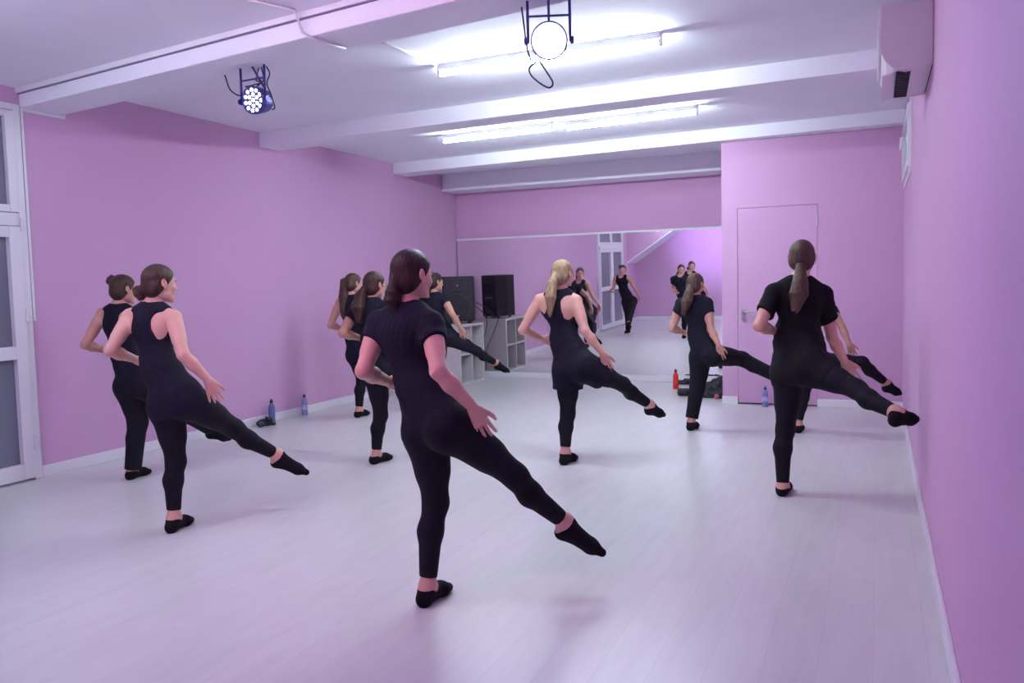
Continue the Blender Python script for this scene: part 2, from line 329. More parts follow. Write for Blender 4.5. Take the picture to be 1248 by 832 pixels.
par_lamp('small LED stage lamp with housing coloured by its blue light hanging left under the nearest beam', (-3.748, 4.35, 2.697), (-0.04, -0.98, -0.14), 2.914, 0.18, M_LED, PAR_BLUE, PAR_BLUE_W, spot=0.85, cables=[
    [(-0.26, 0.03, 0.20), (-0.22, 0.03, 0.10), (-0.14, 0.03, 0.05), (-0.07, 0.03, 0.06)],
    [(0.10, 0.02, 0.21), (0.125, 0.02, 0.16), (0.10, 0.02, 0.10), (0.12, 0.03, 0.03), (0.13, 0.05, -0.05), (0.10, 0.06, -0.06)],
    [(0.04, 0.02, 0.21), (0.02, 0.01, 0.13), (0.06, 0.01, 0.11), (-0.03, 0.02, 0.07)],
    [(0.06, 0.02, 0.21), (0.08, 0.01, 0.12), (0.0, 0.01, 0.10), (-0.08, 0.02, 0.10)]])
par_lamp('large glaring white stage lamp in front of the long tube light', (-1.563, 4.09, 2.71), (0.34, -0.90, -0.28), 2.914, 0.195, M_LEDW, PAR_WHITE, PAR_WHITE_W, spot=2.3, full=True, cables=[
    [(-0.16, 0.02, 0.20), (-0.14, 0.0, 0.10), (-0.125, 0.0, -0.02), (-0.11, 0.02, -0.09)],
    [(-0.06, 0.0, -0.09), (-0.11, -0.01, -0.13), (-0.09, -0.01, -0.18), (-0.01, -0.01, -0.24), (0.02, -0.01, -0.22), (-0.02, -0.01, -0.15), (-0.06, 0.0, -0.09)]])
par_lamp('added pink fill lamp, unseen, on the ceiling behind the dancers', (-2.6, 1.25, 2.72), (0.1, 0.93, -0.42), 3.05, 0.185, M_LEDP, FILL_PINK, FILL_PINK_W, spot=2.2)  # added lamp out of view, gives the pink light on the skin

# ------------------------------------------------------------------ air conditioner, right wall
ac = thing('air_conditioner', 'white wall air conditioner high on the right wall near the ceiling', 'air conditioner', (XR, 5.35, 2.56))
pr = [(0, 0.0), (-0.13, -0.015), (-0.19, 0.0), (-0.225, 0.035), (-0.25, 0.09), (-0.255, 0.16), (-0.25, 0.31), (-0.24, 0.33), (0, 0.33)]
def prism(prof, y0, y1):
    b = BM(); A = [b.verts.new((x, y0, z)) for x, z in prof]; B = [b.verts.new((x, y1, z)) for x, z in prof]; n = len(prof)
    for i in range(n): b.faces.new((A[i], A[(i+1) % n], B[(i+1) % n], B[i]))
    b.faces.new(A[::-1]); b.faces.new(B); return b
obj('casing', prism(pr, -0.385, 0.385), M_AC, ac, bevel=0.006)
obj('end_cap', prism([(x*1.02, z*1.01-0.003) for x, z in pr], -0.405, -0.385), M_AC, ac, bevel=0.006)
obj('end_cap', prism([(x*1.02, z*1.01-0.003) for x, z in pr], 0.385, 0.405), M_AC, ac, bevel=0.006)
obj('front_panel', prism([(-0.252, 0.10), (-0.268, 0.10), (-0.27, 0.16), (-0.262, 0.325), (-0.25, 0.33)], -0.40, 0.40), M_WHITE, ac, bevel=0.004)
bm = BM(); box(bm, -0.175, -0.105, -0.33, 0.33, -0.020, -0.005)
vent = obj('vent', bm, M_DARK, ac)
for i in range(9):
    bm = BM(); y = -0.29 + i*0.072; hexa(bm, [(-0.172, y, -0.024), (-0.108, y, -0.024), (-0.108, y+0.004, -0.024), (-0.172, y+0.004, -0.024), (-0.172, y+0.01, -0.012), (-0.108, y+0.01, -0.012), (-0.108, y+0.014, -0.012), (-0.172, y+0.014, -0.012)]); obj('vane', bm, M_BLACKP, vent)
bm = BM(); hexa(bm, [(-0.178, -0.35, -0.012), (-0.172, -0.35, -0.008), (-0.172, 0.35, -0.008), (-0.178, 0.35, -0.012), (-0.245, -0.35, -0.035), (-0.243, -0.35, -0.025), (-0.243, 0.35, -0.025), (-0.245, 0.35, -0.035)]); obj('louver', bm, M_AC, ac)
bm = BM(); box(bm, -0.012, 0.0, -0.36, 0.36, 0.0, 0.335); obj('wall_plate', bm, M_DARK, ac)

# ------------------------------------------------------------------ shelf and loudspeaker
SX0, SX1, SY0, SY1, SZ = -6.07, -5.46, 10.45, 11.25, 0.885
sh = thing('cube_shelf', 'pale washed wood cube shelf standing in the left back corner', 'shelf', ((SX0+SX1)/2, (SY0+SY1)/2, 0))
hx, hy, T = (SX1-SX0)/2, (SY1-SY0)/2, 0.038
for nm, a in (('top_panel', (-hx, hx, -hy, hy, SZ-T, SZ)), ('bottom_panel', (-hx, hx, -hy, hy, 0, T)), ('side_panel', (-hx, hx, -hy, -hy+T, T, SZ-T)), ('side_panel', (-hx, hx, hy-T, hy, T, SZ-T)),
              ('divider', (-hx+0.01, hx-0.003, -0.01, 0.01, T, SZ-T)), ('back_panel', (-hx, -hx+0.01, -hy+T, hy-T, T, SZ-T)), ('middle_shelf', (-hx+0.01, hx-0.004, -hy+T, hy-T, SZ/2-0.011, SZ/2+0.011))):
    bm = BM(); box(bm, *a); obj(nm, bm, M_SHELF, sh, bevel=0.002)
sp = thing('loudspeaker', 'black loudspeaker with grille standing on the pale cube shelf', 'loudspeaker', (-5.72, 10.98, SZ+0.002)); sp.rotation_euler = (0, 0, math.radians(20))
def rbox_prof(wf, wb, d0, d1):  # tapered cabinet outline
    return [(-wf, d0), (-wf+0.02, d0-0.02), (wf-0.02, d0-0.02), (wf, d0), (wf, d0+0.16), (wb, d1), (-wb, d1), (-wf, d0+0.16)]
bm = BM(); P = rbox_prof(0.235, 0.165, -0.17, 0.19); A = [bm.verts.new((x, y, 0.03)) for x, y in P]; B = [bm.verts.new((x, y, 0.70)) for x, y in P]
for i in range(8): bm.faces.new((A[i], A[(i+1) % 8], B[(i+1) % 8], B[i]))
bm.faces.new(A[::-1]); bm.faces.new(B); obj('cabinet', bm, M_BLACKP, sp, bevel=0.012)
bm = BM(); box(bm, -0.195, 0.195, -0.200, -0.188, 0.07, 0.66); obj('grille', bm, M_GRILLE, sp, bevel=0.008)
bm = BM(); lathe(bm, [(0.165, 0), (0.175, 0.006), (0.165, 0.010), (0.155, 0.004), (0, 0.004)], (0, -0.200, 0.26), (0, -1, 0), 36); obj('woofer_ring', bm, M_BLACKP, sp)
bm = BM(); box(bm, -0.11, 0.11, -0.206, -0.198, 0.47, 0.62); obj('horn', bm, M_BLACKP, sp, bevel=0.01)
bm = BM(); lathe(bm, [(0.010, 0), (0.010, 0.005)], (0, -0.206, 0.565), (0, -1, 0), 12); obj('badge', bm, M_METAL, sp)
bm = BM(); box(bm, -0.016, 0.016, -0.206, -0.200, 0.085, 0.125); obj('badge', bm, M_METAL, sp)
for x in (-0.15, 0.15):
    for y in (-0.13, 0.13):
        bm = BM(); lathe(bm, [(0.02, 0), (0.022, 0.03)], (x, y, 0), (0, 0, 1), 12); obj('foot', bm, M_BLACKP, sp)
bm = BM(); box(bm, -0.13, 0.13, 0.188, 0.194, 0.06, 0.40); obj('rear_panel', bm, M_GRILLE, sp, bevel=0.004)
for x in (-0.06, 0.0, 0.06):
    bm = BM(); lathe(bm, [(0.012, 0), (0.010, 0.015)], (x, 0.194, 0.33), (0, 1, 0), 12); obj('knob', bm, M_METAL, sp)
bm = BM(); tube(bm, curve_pts([(-0.06, 0.19, 0.58), (-0.05, 0.22, 0.58), (0.05, 0.22, 0.58), (0.06, 0.19, 0.58)]), 0.012, 8); obj('handle', bm, M_BLACKP, sp)
bm = BM(); tube(bm, curve_pts([(-5.66, 11.26, 1.22), (-5.45, 11.35, 1.10), (-5.40, 11.5, 0.98), (-5.48, 11.6, 0.95), (-5.6, 11.63, 1.05)], 8), 0.006, 6); tube(bm, curve_pts([(-5.66, 11.26, 1.18), (-5.5, 11.4, 0.98), (-5.55, 11.5, 0.72), (-5.7, 11.5, 0.40), (-5.75, 11.45, 0.01)], 8), 0.006, 6)
tag(obj('cable', bm, M_CABLE), 'thin dark cable hanging behind the loudspeaker by the mirror', 'cable')

# ------------------------------------------------------------------ bottles and bags on the floor
def bottle(loc, h, r, label, cols, slim=False, cap=None, wrap=None, trans=0.6):
    t = thing('water_bottle', label, 'bottle', loc, group='drinking bottles on the floor')
    mb = mat('bottle_plastic_%d' % len(MATS), cols, 0.15, trans=trans, bump=0.01); mc = mat('bottle_cap_%d' % len(MATS), cap, 0.4, bump=0.01)
    bm = BM(); bh = h*0.86
    lathe(bm, [(0, 0), (r*0.85, 0), (r, 0.01), (r, bh*0.22), (r*0.93, bh*0.27), (r, bh*0.32), (r, bh*0.55), (r*0.90, bh*0.62), (r*0.97, bh*0.68), (r*0.92, bh*0.80), (r*0.55, bh*0.93), (r*0.42, bh*0.96), (r*0.42, bh)], n=24)
    obj('bottle_body', bm, mb, t, smooth=True)
    bm = BM(); lathe(bm, [(r*0.50, bh-0.004), (r*0.52, bh+(h-bh)*0.5), (r*0.30, bh+(h-bh)*0.6), (r*0.28, h), (0, h)], n=16); obj('cap', bm, mc, t, smooth=True)
    if wrap:
        ml = mat('bottle_label_%d' % len(MATS), wrap, 0.5, var=0.6, vscale=40); bm = BM(); lathe(bm, [(r*1.01, bh*0.30), (r*1.015, bh*0.31), (r*1.015, bh*0.56), (r*1.01, bh*0.57)], n=24); obj('wrapper', bm, ml, t, smooth=True)
    return t
bottle((-6.015, 7.05, 0), 0.265, 0.036, 'blue patterned bottle with dark cap beside the black cloth bundle on the left', (0.16, 0.22, 0.45), cap=(0.01, 0.008, 0.03), wrap=(0.10, 0.16, 0.35), trans=0.2)
bottle((-6.02, 7.62, 0), 0.245, 0.035, 'clear pale blue bottle standing alone against the left baseboard', (0.45, 0.52, 0.92), cap=(0.03, 0.015, 0.15), wrap=(0.35, 0.40, 0.75), trans=0.5)
bottle((-2.44, 10.87, 0), 0.27, 0.037, 'red bottle on the floor in front of the mirror', (0.75, 0.03, 0.03), cap=(0.01, 0.008, 0.03), wrap=(0.6, 0.02, 0.03), trans=0.05)
bottle((-1.135, 9.58, 0), 0.235, 0.034, 'clear lilac bottle on the floor by the closet door', (0.45, 0.42, 0.90), cap=(0.03, 0.015, 0.12), wrap=(0.40, 0.40, 0.8), trans=0.5)

# ================================================================== PEOPLE (implicit surfaces turned into meshes)
V = lambda *a: np.array(a, dtype=np.float64)
def nz(v): v = np.asarray(v, float); return v/np.linalg.norm(v)
def rc(a, b, ra, rb, k=0.02): return ('c', np.asarray(a, float), np.asarray(b, float), ra, rb, k)
def el(c, Rm, r, k=0.04): return ('e', np.asarray(c, float), np.asarray(Rm, float), np.asarray(r, float), k)
def sd(p, X):
    if p[0] == 'c':
        _, a, b, ra, rb, _k = p; ba = b-a; d2 = max(ba@ba, 1e-9)
        t = np.clip(((X-a)@ba)/d2, 0, 1)
        return np.linalg.norm(X-a-t[..., None]*ba, axis=-1) - (ra+(rb-ra)*t)
    _, c, Rm, r, _k = p
    q = (X-c)@Rm.T; k0 = np.linalg.norm(q/r, axis=-1); k1 = np.linalg.norm(q/(r*r), axis=-1)
    return k0*(k0-1)/np.maximum(k1, 1e-6)
def ext(p):
    if p[0] == 'c':
        _, a, b, ra, rb, _k = p; return np.minimum(a-ra, b-rb), np.maximum(a+ra, b+rb)
    m = p[3].max(); return p[1]-m, p[1]+m
def field(prims, h, off=0.0, cuts=(), bounds=None, carve=()):
    los, his = zip(*[ext(p) for p in prims]); pad = off + 3*h + 0.01
    lo, hi = np.min(los, 0)-pad, np.max(his, 0)+pad
    if bounds is not None: lo, hi = np.maximum(lo, bounds[0]), np.minimum(hi, bounds[1])
    n = np.ceil((hi-lo)/h).astype(int)+1
    ax = [lo[i]+h*np.arange(n[i]) for i in range(3)]
    F = np.full(n, 1.0, dtype=np.float32)
    for p in prims:
        a, b = ext(p); m = off + 0.06 + p[-1]
        s = []
        for i in range(3):
            i0 = max(0, int((a[i]-m-lo[i])/h)); i1 = min(n[i], int((b[i]+m-lo[i])/h)+2)
            s.append(slice(i0, max(i0, i1)))
        s = tuple(s)
        if F[s].size == 0: continue
        X = np.stack(np.meshgrid(ax[0][s[0]], ax[1][s[1]], ax[2][s[2]], indexing='ij'), -1)
        d = sd(p, X); k = p[-1]; f = F[s]
        hh = np.clip(k-np.abs(f-d), 0, None)/k
        F[s] = np.minimum(f, d) - hh*hh*k*0.25
    F -= off
    if cuts or carve:
        X = np.stack(np.meshgrid(*ax, indexing='ij'), -1)
        for o, nrm in cuts: F = np.maximum(F, (X-np.asarray(o))@np.asarray(nrm))   # keeps the side opposite nrm
        for p in carve: F = np.maximum(F, -sd(p, X))
    F[0], F[-1], F[:, 0], F[:, -1], F[:, :, 0], F[:, :, -1] = (1,)*6
    return F, lo, h
def nets(F, lo, h):
    s = F < 0
    c = s[:-1, :-1, :-1].astype(np.int8)
    tot = sum(s[i:s.shape[0]-1+i, j:s.shape[1]-1+j, k:s.shape[2]-1+k].astype(np.int8) for i in (0, 1) for j in (0, 1) for k in (0, 1))
    cells = np.argwhere((tot > 0) & (tot < 8)); idx = np.full(tot.shape, -1, np.int64); idx[tuple(cells.T)] = np.arange(len(cells))
    cor = [(i, j, k) for i in (0, 1) for j in (0, 1) for k in (0, 1)]
    vals = {q: F[cells[:, 0]+q[0], cells[:, 1]+q[1], cells[:, 2]+q[2]] for q in cor}
    acc = np.zeros((len(cells), 3)); cnt = np.zeros(len(cells))
    for a in cor:
        for axn in range(3):
            if a[axn]: continue
            b = list(a); b[axn] = 1; b = tuple(b)
            va, vb = vals[a], vals[b]; m = (va < 0) != (vb < 0)
            t = np.where(m, va/np.where(va == vb, 1, va-vb), 0)
            P = np.array(a, float)[None] + np.eye(3)[axn][None]*t[:, None]
            acc += P*m[:, None]; cnt += m
    verts = lo + h*(cells + acc/np.maximum(cnt, 1)[:, None])
    quads = []
    for axn in range(3):
        sl = [slice(None)]*3; sh_ = [slice(None)]*3; sl[axn] = slice(0, -1); sh_[axn] = slice(1, None)
        A, B = s[tuple(sl)], s[tuple(sh_)]
        E = np.argwhere(A != B); u, v = [(1, 2), (2, 0), (0, 1)][axn]
        ok = (E[:, u] > 0) & (E[:, v] > 0) & (E[:, u] < F.shape[u]-1) & (E[:, v] < F.shape[v]-1); E = E[ok]
        def cell(du, dv):
            q = E.copy(); q[:, u] -= du; q[:, v] -= dv; return idx[tuple(q.T)]
        Q = np.stack([cell(1, 1), cell(0, 1), cell(0, 0), cell(1, 0)], 1)
        inside = A[tuple(E.T)]; Q[~inside] = Q[~inside][:, ::-1]; quads.append(Q)
    return verts, np.concatenate(quads)
def relax(v, q, it=1):
    for _ in range(it):
        acc = np.zeros_like(v); cnt = np.zeros(len(v))
        for a, b in ((0, 1), (1, 2), (2, 3), (3, 0)):
            np.add.at(acc, q[:, a], v[q[:, b]]); np.add.at(cnt, q[:, a], 1)
            np.add.at(acc, q[:, b], v[q[:, a]]); np.add.at(cnt, q[:, b], 1)
        v = v*0.5 + 0.5*acc/np.maximum(cnt, 1)[:, None]
    return v
def surf(name, pieces, mats, parent=None, origin=(0, 0, 0), paint=None, it=1):
    vs, qs, n = [], [], 0
    for F, lo, h in pieces:
        v, q = nets(F, lo, h)
        if it: v = relax(v, q, it)
        vs.append(v); qs.append(q+n); n += len(v)
    v = np.concatenate(vs); q = np.concatenate(qs)
    me = bpy.data.meshes.new(name)
    me.vertices.add(len(v)); me.vertices.foreach_set('co', (v-np.asarray(origin)).astype(np.float32).ravel())
    me.loops.add(len(q)*4); me.loops.foreach_set('vertex_index', q.ravel().astype(np.int32))
    me.polygons.add(len(q)); me.polygons.foreach_set('loop_start', np.arange(0, len(q)*4, 4, dtype=np.int32)); me.polygons.foreach_set('loop_total', np.full(len(q), 4, np.int32))
    me.update(calc_edges=True)
    for m in (mats if isinstance(mats, (list, tuple)) else [mats]): me.materials.append(m)
    if paint is not None:
        me.polygons.foreach_set('material_index', paint(v[q].mean(1)).astype(np.int32))
    me.polygons.foreach_set('use_smooth', np.ones(len(q), bool)); me.update()
    o = bpy.data.objects.new(name, me); C.objects.link(o)
    if parent is not None: o.parent = parent
    else: o.location = origin
    return o

M_SKIN = {k: mat('skin_'+k, c, 0.5, var=0.05, vscale=14, bump=0.04, bscale=220, sss=0.12) for k, c in dict(
    fair=(0.66, 0.36, 0.30), light=(0.60, 0.31, 0.25), warm=(0.52, 0.27, 0.20)).items()}
M_LIP = mat('lips', (0.50, 0.16, 0.17), 0.45, bump=0.02)
M_HAIR = {k: mat('hair_'+k, tuple(q*.62 for q in c), 0.5, spec=0.35, var=0.45, vscale=55, bump=0.6, bscale=130, stretch=(1, 1, 0.16)) for k, c in dict(
    dark=(0.035, 0.012, 0.014), brown=(0.085, 0.036, 0.028), auburn=(0.075, 0.028, 0.022), chestnut=(0.115, 0.058, 0.042), blonde=(0.50, 0.34, 0.20)).items()}
M_NAVY = mat('dark_navy_jersey', (0.009, 0.008, 0.020), 0.85, bump=0.35, bscale=22, spec=0.2)
M_BLACK = mat('black_jersey', (0.006, 0.0055, 0.009), 0.85, bump=0.35, bscale=22, spec=0.2)
M_LEG = mat('black_legging_knit', (0.007, 0.006, 0.013), 0.75, bump=0.10, bscale=60, spec=0.2)
M_SOCK = mat('black_sock_knit', (0.007, 0.006, 0.011), 0.9, bump=0.3, bscale=260, spec=0.2)
M_EYEW = mat('eye_white', (0.75, 0.72, 0.72), 0.2, bump=0.01); M_IRIS = mat('iris', (0.04, 0.025, 0.02), 0.2, bump=0.01)
M_TIE = mat('hair_band', (0.01, 0.008, 0.012), 0.7, bump=0.1)

POSES = {
'D': dict(s=0.986, yaw=50, al=(-1.866,3.189,0.081), kl=(-1.845,3.249,0.457), hl=(-1.869,3.243,0.801), tl=(-1.862,3.289,0.030), hr=(-1.714,3.185,0.829), kr=(-1.509,3.401,0.571), ar=(-1.352,3.626,0.308), tr=(-1.161,3.637,0.166), hr_=(-1.367,3.611,0.203), neck=(-1.969,3.241,1.350), waist=(-1.918,3.239,1.042), sl=(-2.126,3.260,1.282), sr=(-1.816,3.209,1.277), el=(-2.114,3.101,1.075), wl=(-2.121,3.320,1.000), wr=(-1.597,3.168,0.917), er=(-1.708,3.063,1.088), ft=(-1.554,3.226,0.776), hc=(-1.939,3.265,1.499)),
'B': dict(s=0.974, yaw=65, al=(-3.899,3.649,0.085), kl=(-3.906,3.693,0.419), hl=(-3.936,3.685,0.773), tl=(-3.924,3.745,0.030), hr=(-3.773,3.677,0.805), kr=(-3.705,3.989,0.581), ar=(-3.621,4.279,0.360), tr=(-3.449,4.377,0.224), hr_=(-3.625,4.270,0.268), neck=(-4.033,3.687,1.369), waist=(-3.997,3.678,1.034), sl=(-4.200,3.675,1.306), sr=(-3.859,3.691,1.293), el=(-4.190,3.505,1.112), wl=(-4.222,3.719,1.037), wr=(-3.638,3.718,0.923), er=(-3.727,3.619,1.083), ft=(-3.621,3.764,0.784), hc=(-3.986,3.718,1.502)),
'A': dict(s=0.966, yaw=62, al=(-5.319,4.597,0.072), kl=(-5.303,4.654,0.440), hl=(-5.347,4.635,0.727), tl=(-5.332,4.696,0.030), hr=(-5.185,4.632,0.751), kr=(-5.149,4.936,0.515), ar=(-5.123,5.236,0.297), tr=(-5.049,5.381,0.183), hr_=(-5.123,5.233,0.248), neck=(-5.439,4.641,1.346), waist=(-5.396,4.635,1.017), sl=(-5.597,4.632,1.289), sr=(-5.254,4.652,1.280), el=(-5.670,4.520,1.056), wl=(-5.707,4.735,0.992), wr=(-5.016,4.692,0.883), er=(-5.141,4.613,1.053), ft=(-5.004,4.737,0.750), hc=(-5.393,4.671,1.479)),
'E': dict(s=0.990, yaw=55, al=(-5.312,7.677,0.074), kl=(-5.296,7.731,0.412), hl=(-5.338,7.714,0.711), tl=(-5.312,7.777,0.030), hr=(-5.179,7.659,0.727), kr=(-5.096,7.986,0.520), ar=(-5.046,8.308,0.322), tr=(-4.980,8.454,0.198), hr_=(-5.055,8.299,0.255), neck=(-5.409,7.731,1.358), waist=(-5.382,7.715,0.979), sl=(-5.557,7.731,1.286), sr=(-5.237,7.732,1.282), el=(-5.642,7.654,1.038), wl=(-5.607,7.876,0.979), wr=(-5.016,7.715,0.870), er=(-5.160,7.682,1.036), ft=(-5.007,7.758,0.739), hc=(-5.376,7.756,1.495)),
'C': dict(s=0.962, yaw=50, al=(-3.771,5.672,0.070), kl=(-3.750,5.728,0.391), hl=(-3.772,5.724,0.761), tl=(-3.754,5.770,0.030), hr=(-3.620,5.673,0.790), kr=(-3.471,5.947,0.563), ar=(-3.361,6.239,0.364), tr=(-3.189,6.302,0.239), hr_=(-3.354,6.236,0.286), neck=(-3.820,5.747,1.344), waist=(-3.799,5.731,1.005), sl=(-3.975,5.757,1.271), sr=(-3.665,5.726,1.269), el=(-3.999,5.587,1.082), wl=(-3.969,5.804,1.026), wr=(-3.439,5.713,0.902), er=(-3.547,5.624,1.067), ft=(-3.406,5.768,0.777), hc=(-3.789,5.770,1.465)),
'F': dict(s=0.989, yaw=60, al=(-5.081,9.052,0.086), kl=(-5.046,9.118,0.456), hl=(-5.048,9.120,0.780), tl=(-5.092,9.152,0.030), hr=(-4.883,9.098,0.803), kr=(-4.620,9.324,0.611), ar=(-4.509,9.642,0.435), tr=(-4.350,9.699,0.314), hr_=(-4.498,9.641,0.360), neck=(-5.128,9.128,1.352), waist=(-5.078,9.122,0.988), sl=(-5.268,9.139,1.281), sr=(-4.960,9.118,1.267), el=(-5.295,9.027,1.046), wl=(-5.257,9.250,0.993), wr=(-4.726,9.094,0.917), er=(-4.798,9.022,1.084), ft=(-4.713,9.137,0.750), hc=(-5.100,9.151,1.497)),
'G': dict(s=0.990, yaw=38, al=(-2.271,6.122,0.094), kl=(-2.262,6.171,0.399), hl=(-2.257,6.178,0.758), tl=(-2.259,6.221,0.030), hr=(-2.100,6.126,0.786), kr=(-1.868,6.401,0.622), ar=(-1.721,6.688,0.419), tr=(-1.632,6.834,0.309), hr_=(-1.739,6.676,0.364), neck=(-2.316,6.200,1.384), waist=(-2.289,6.183,1.008), sl=(-2.489,6.185,1.314), sr=(-2.180,6.187,1.303), el=(-2.617,6.116,1.078), wl=(-2.525,6.311,0.991), wr=(-1.947,6.138,0.891), er=(-2.083,6.110,1.072), ft=(-1.918,6.189,0.750), hc=(-2.298,6.218,1.515)),
'K': dict(s=0.922, yaw=35, al=(-1.627,7.906,0.086), kl=(-1.578,7.974,0.407), hl=(-1.547,7.988,0.703), tl=(-1.615,8.005,0.030), hr=(-1.409,7.921,0.734), kr=(-1.192,8.212,0.671), ar=(-0.856,8.227,0.500), tr=(-0.722,8.320,0.405), hr_=(-0.856,8.223,0.445), neck=(-1.594,8.011,1.283), waist=(-1.563,7.999,0.941), sl=(-1.737,8.003,1.222), sr=(-1.482,7.997,1.219), el=(-1.820,7.970,0.983), wl=(-1.742,8.165,0.930), wr=(-1.346,7.828,0.829), er=(-1.434,7.918,0.978), ft=(-1.322,7.859,0.671), hc=(-1.595,8.020,1.402)),
'H': dict(s=1.015, yaw=5, al=(-0.561,5.685,0.058), kl=(-0.550,5.740,0.433), hl=(-0.521,5.762,0.825), tl=(-0.554,5.785,0.030), hr=(-0.384,5.660,0.855), kr=(-0.103,5.475,0.752), ar=(0.117,5.220,0.652), tr=(0.228,5.298,0.606), hr_=(0.096,5.207,0.605), neck=(-0.459,5.835,1.433), waist=(-0.487,5.796,1.083), sl=(-0.625,5.755,1.350), sr=(-0.318,5.890,1.331), el=(-0.703,5.610,1.137), wl=(-0.606,5.820,1.081), wr=(-0.180,5.784,0.890), er=(-0.267,5.934,1.041), ft=(-0.130,5.830,0.772), hc=(-0.453,5.849,1.576)),
'I': dict(s=0.864, yaw=20, al=(-0.655,8.057,0.075), kl=(-0.616,8.115,0.324), hl=(-0.581,8.132,0.626), tl=(-0.651,8.157,0.030), hr=(-0.455,8.068,0.665), kr=(-0.106,8.073,0.670), ar=(0.101,8.229,0.462), tr=(0.220,8.308,0.357), hr_=(0.095,8.221,0.395), neck=(-0.585,8.175,1.218), waist=(-0.555,8.164,0.894), sl=(-0.704,8.117,1.144), sr=(-0.373,8.263,1.135), el=(-0.770,8.035,0.940), wl=(-0.675,8.202,0.875), wr=(-0.216,8.038,0.837), er=(-0.281,8.112,0.989), ft=(-0.175,8.095,0.697), hc=(-0.578,8.186,1.317)),
}


def person(key, label, res, top, skin, hair, hairdo, bottoms='leggings', clothes=None, hem=0.12, sleeve=0.4, glasses=False, loose=0.0, crop=0.045, shoe='sock', group='dancers in black', wide=1.0, rsock=0.010):
    J = {k: (np.array(v) if isinstance(v, tuple) else v) for k, v in POSES[key].items()}
    s = J['s']; S = M_SKIN[skin]; HM = M_HAIR[hair]; CM = clothes or M_NAVY
    up = nz(J['neck'] - (J['hl']+J['hr'])/2)
    def frame(r, u): r = nz(r); f = nz(np.cross(u, r)); return np.array([r, f, np.cross(r, f)])
    FS = frame(J['sr']-J['sl'], up)
    hv = J['hr']-J['hl']; hv = hv - up*(hv@up)*0.6
    FP = frame(hv, nz(up*0.6+V(0, 0, 1)*0.4)); 
    FW = frame(nz(FS[0])+nz(FP[0]), up)
    rs, fs, us = FS; rp, fp, upv = FP
    hm = (J['hl']+J['hr'])/2; pc = hm + upv*0.035*s
    cb = J['neck']*0.62 + J['waist']*0.38
    # ---- torso
    T = [el(pc, FP, (0.150*s*wide, 0.100*s, 0.115*s), .03),
         el(J['hl'] - fp*0.040*s - upv*0.015*s + rp*0.0, FP, (0.088*s, 0.088*s, 0.095*s), .05),
         el(J['hr'] - fp*0.040*s - upv*0.015*s, FP, (0.088*s, 0.088*s, 0.095*s), .05),
         el(pc*0.5+J['waist']*0.5, FW, (0.132*s*wide, 0.095*s, 0.12*s), .06),
         el(J['waist'], FW, (0.116*s*wide, 0.085*s, 0.13*s), .06),
         el(cb, FS, (0.132*s*wide, 0.095*s, 0.16*s), .06),
         el((J['sl']+J['sr'])/2 - us*0.055*s, FS, (0.140*s, 0.080*s, 0.095*s), .05),
         el(cb + fs*0.075*s + rs*0.065*s + us*0.01, FS, (0.062*s, 0.055*s, 0.062*s), .03),
         el(cb + fs*0.075*s - rs*0.065*s + us*0.01, FS, (0.062*s, 0.055*s, 0.062*s), .03)]
    for q in ('sl', 'sr'):
        T.append(rc(J['neck'] - us*0.01, J[q] + us*0.008*s, 0.042*s, 0.040*s, .045))
    # ---- legs
    def leg(h, k, a, sg, back):
        mid = k + (a-k)*0.33 + back*0.016*s
        return [rc(h + up*0.0, k, 0.090*s, 0.054*s, .05), rc(h - back*-0.02*s, h*0.45+k*0.55, 0.086*s, 0.070*s, .04), rc(k, mid, 0.050*s, 0.052*s, .03), rc(mid, a, 0.050*s, 0.033*s, .03)]
    shin = nz(J['ar']-J['kr']); bk = -V(0, 0, 1) + shin*shin[2]; bk = nz(bk - fp*0.2)
    LL = leg(J['hl'], J['kl'], J['al'], -1, -fp); LR = leg(J['hr'], J['kr'], J['ar'], 1, bk)
    # ---- feet
    d = J['tl']-J['al']; d[2] = 0; d = nz(d); g = V(J['al'][0], J['al'][1], 0)
    w_ = V(-d[1], d[0], 0)
    heel, ball, toe = g - d*0.035*s + V(0, 0, .032), g + d*0.115*s + V(0, 0, .030), g + d*0.165*s + V(0, 0, .022)
    FL = [rc(J['al'], heel, 0.032*s, 0.031, .03), rc(J['al'] + V(0, 0, -.01), ball, 0.033*s, 0.028, .04), rc(heel, ball + w_*0.008, 0.030, 0.029, .02), rc(ball - w_*0.014, toe - w_*0.012, 0.028, 0.018, .02), rc(ball + w_*0.014, toe + w_*0.014 - d*0.008, 0.027, 0.018, .02)]
    dr = nz(J['tr']-J['ar']); vh = J['hr_']-J['ar']; vh = vh - shin*(vh@shin); vh = nz(vh)*0.75 + shin*0.62; hr_ = J['ar'] + nz(vh - dr*0.25)*0.054*s
    ballr, toer = J['ar'] + (J['tr']-J['ar'])*0.68, J['ar'] + (J['tr']-J['ar'])*0.93
    ballr = ballr - nz(np.cross(dr, np.cross(dr, J['hr_']-J['ar'])))*0.010
    FR = [rc(J['ar'], hr_, 0.033*s, 0.028, .03), rc(J['ar'], ballr, 0.034*s, 0.029, .04), rc(hr_, ballr, 0.026, 0.028, .03), rc(ballr, toer, 0.029, 0.017, .02)]
    # ---- arms
    def arm(sh_, e, w): return [rc(sh_, e, 0.046*s, 0.037*s, .03), rc(sh_*0.75+e*0.25, e*0.6+sh_*0.4, 0.046*s, 0.041*s, .02), rc(e, e*0.65+w*0.35, 0.036*s, 0.038*s, .015), rc(e*0.65+w*0.35, w, 0.037*s, 0.024*s, .02)]
    AL, AR = arm(J['sl'], J['el'], J['wl']), arm(J['sr'], J['er'], J['wr'])
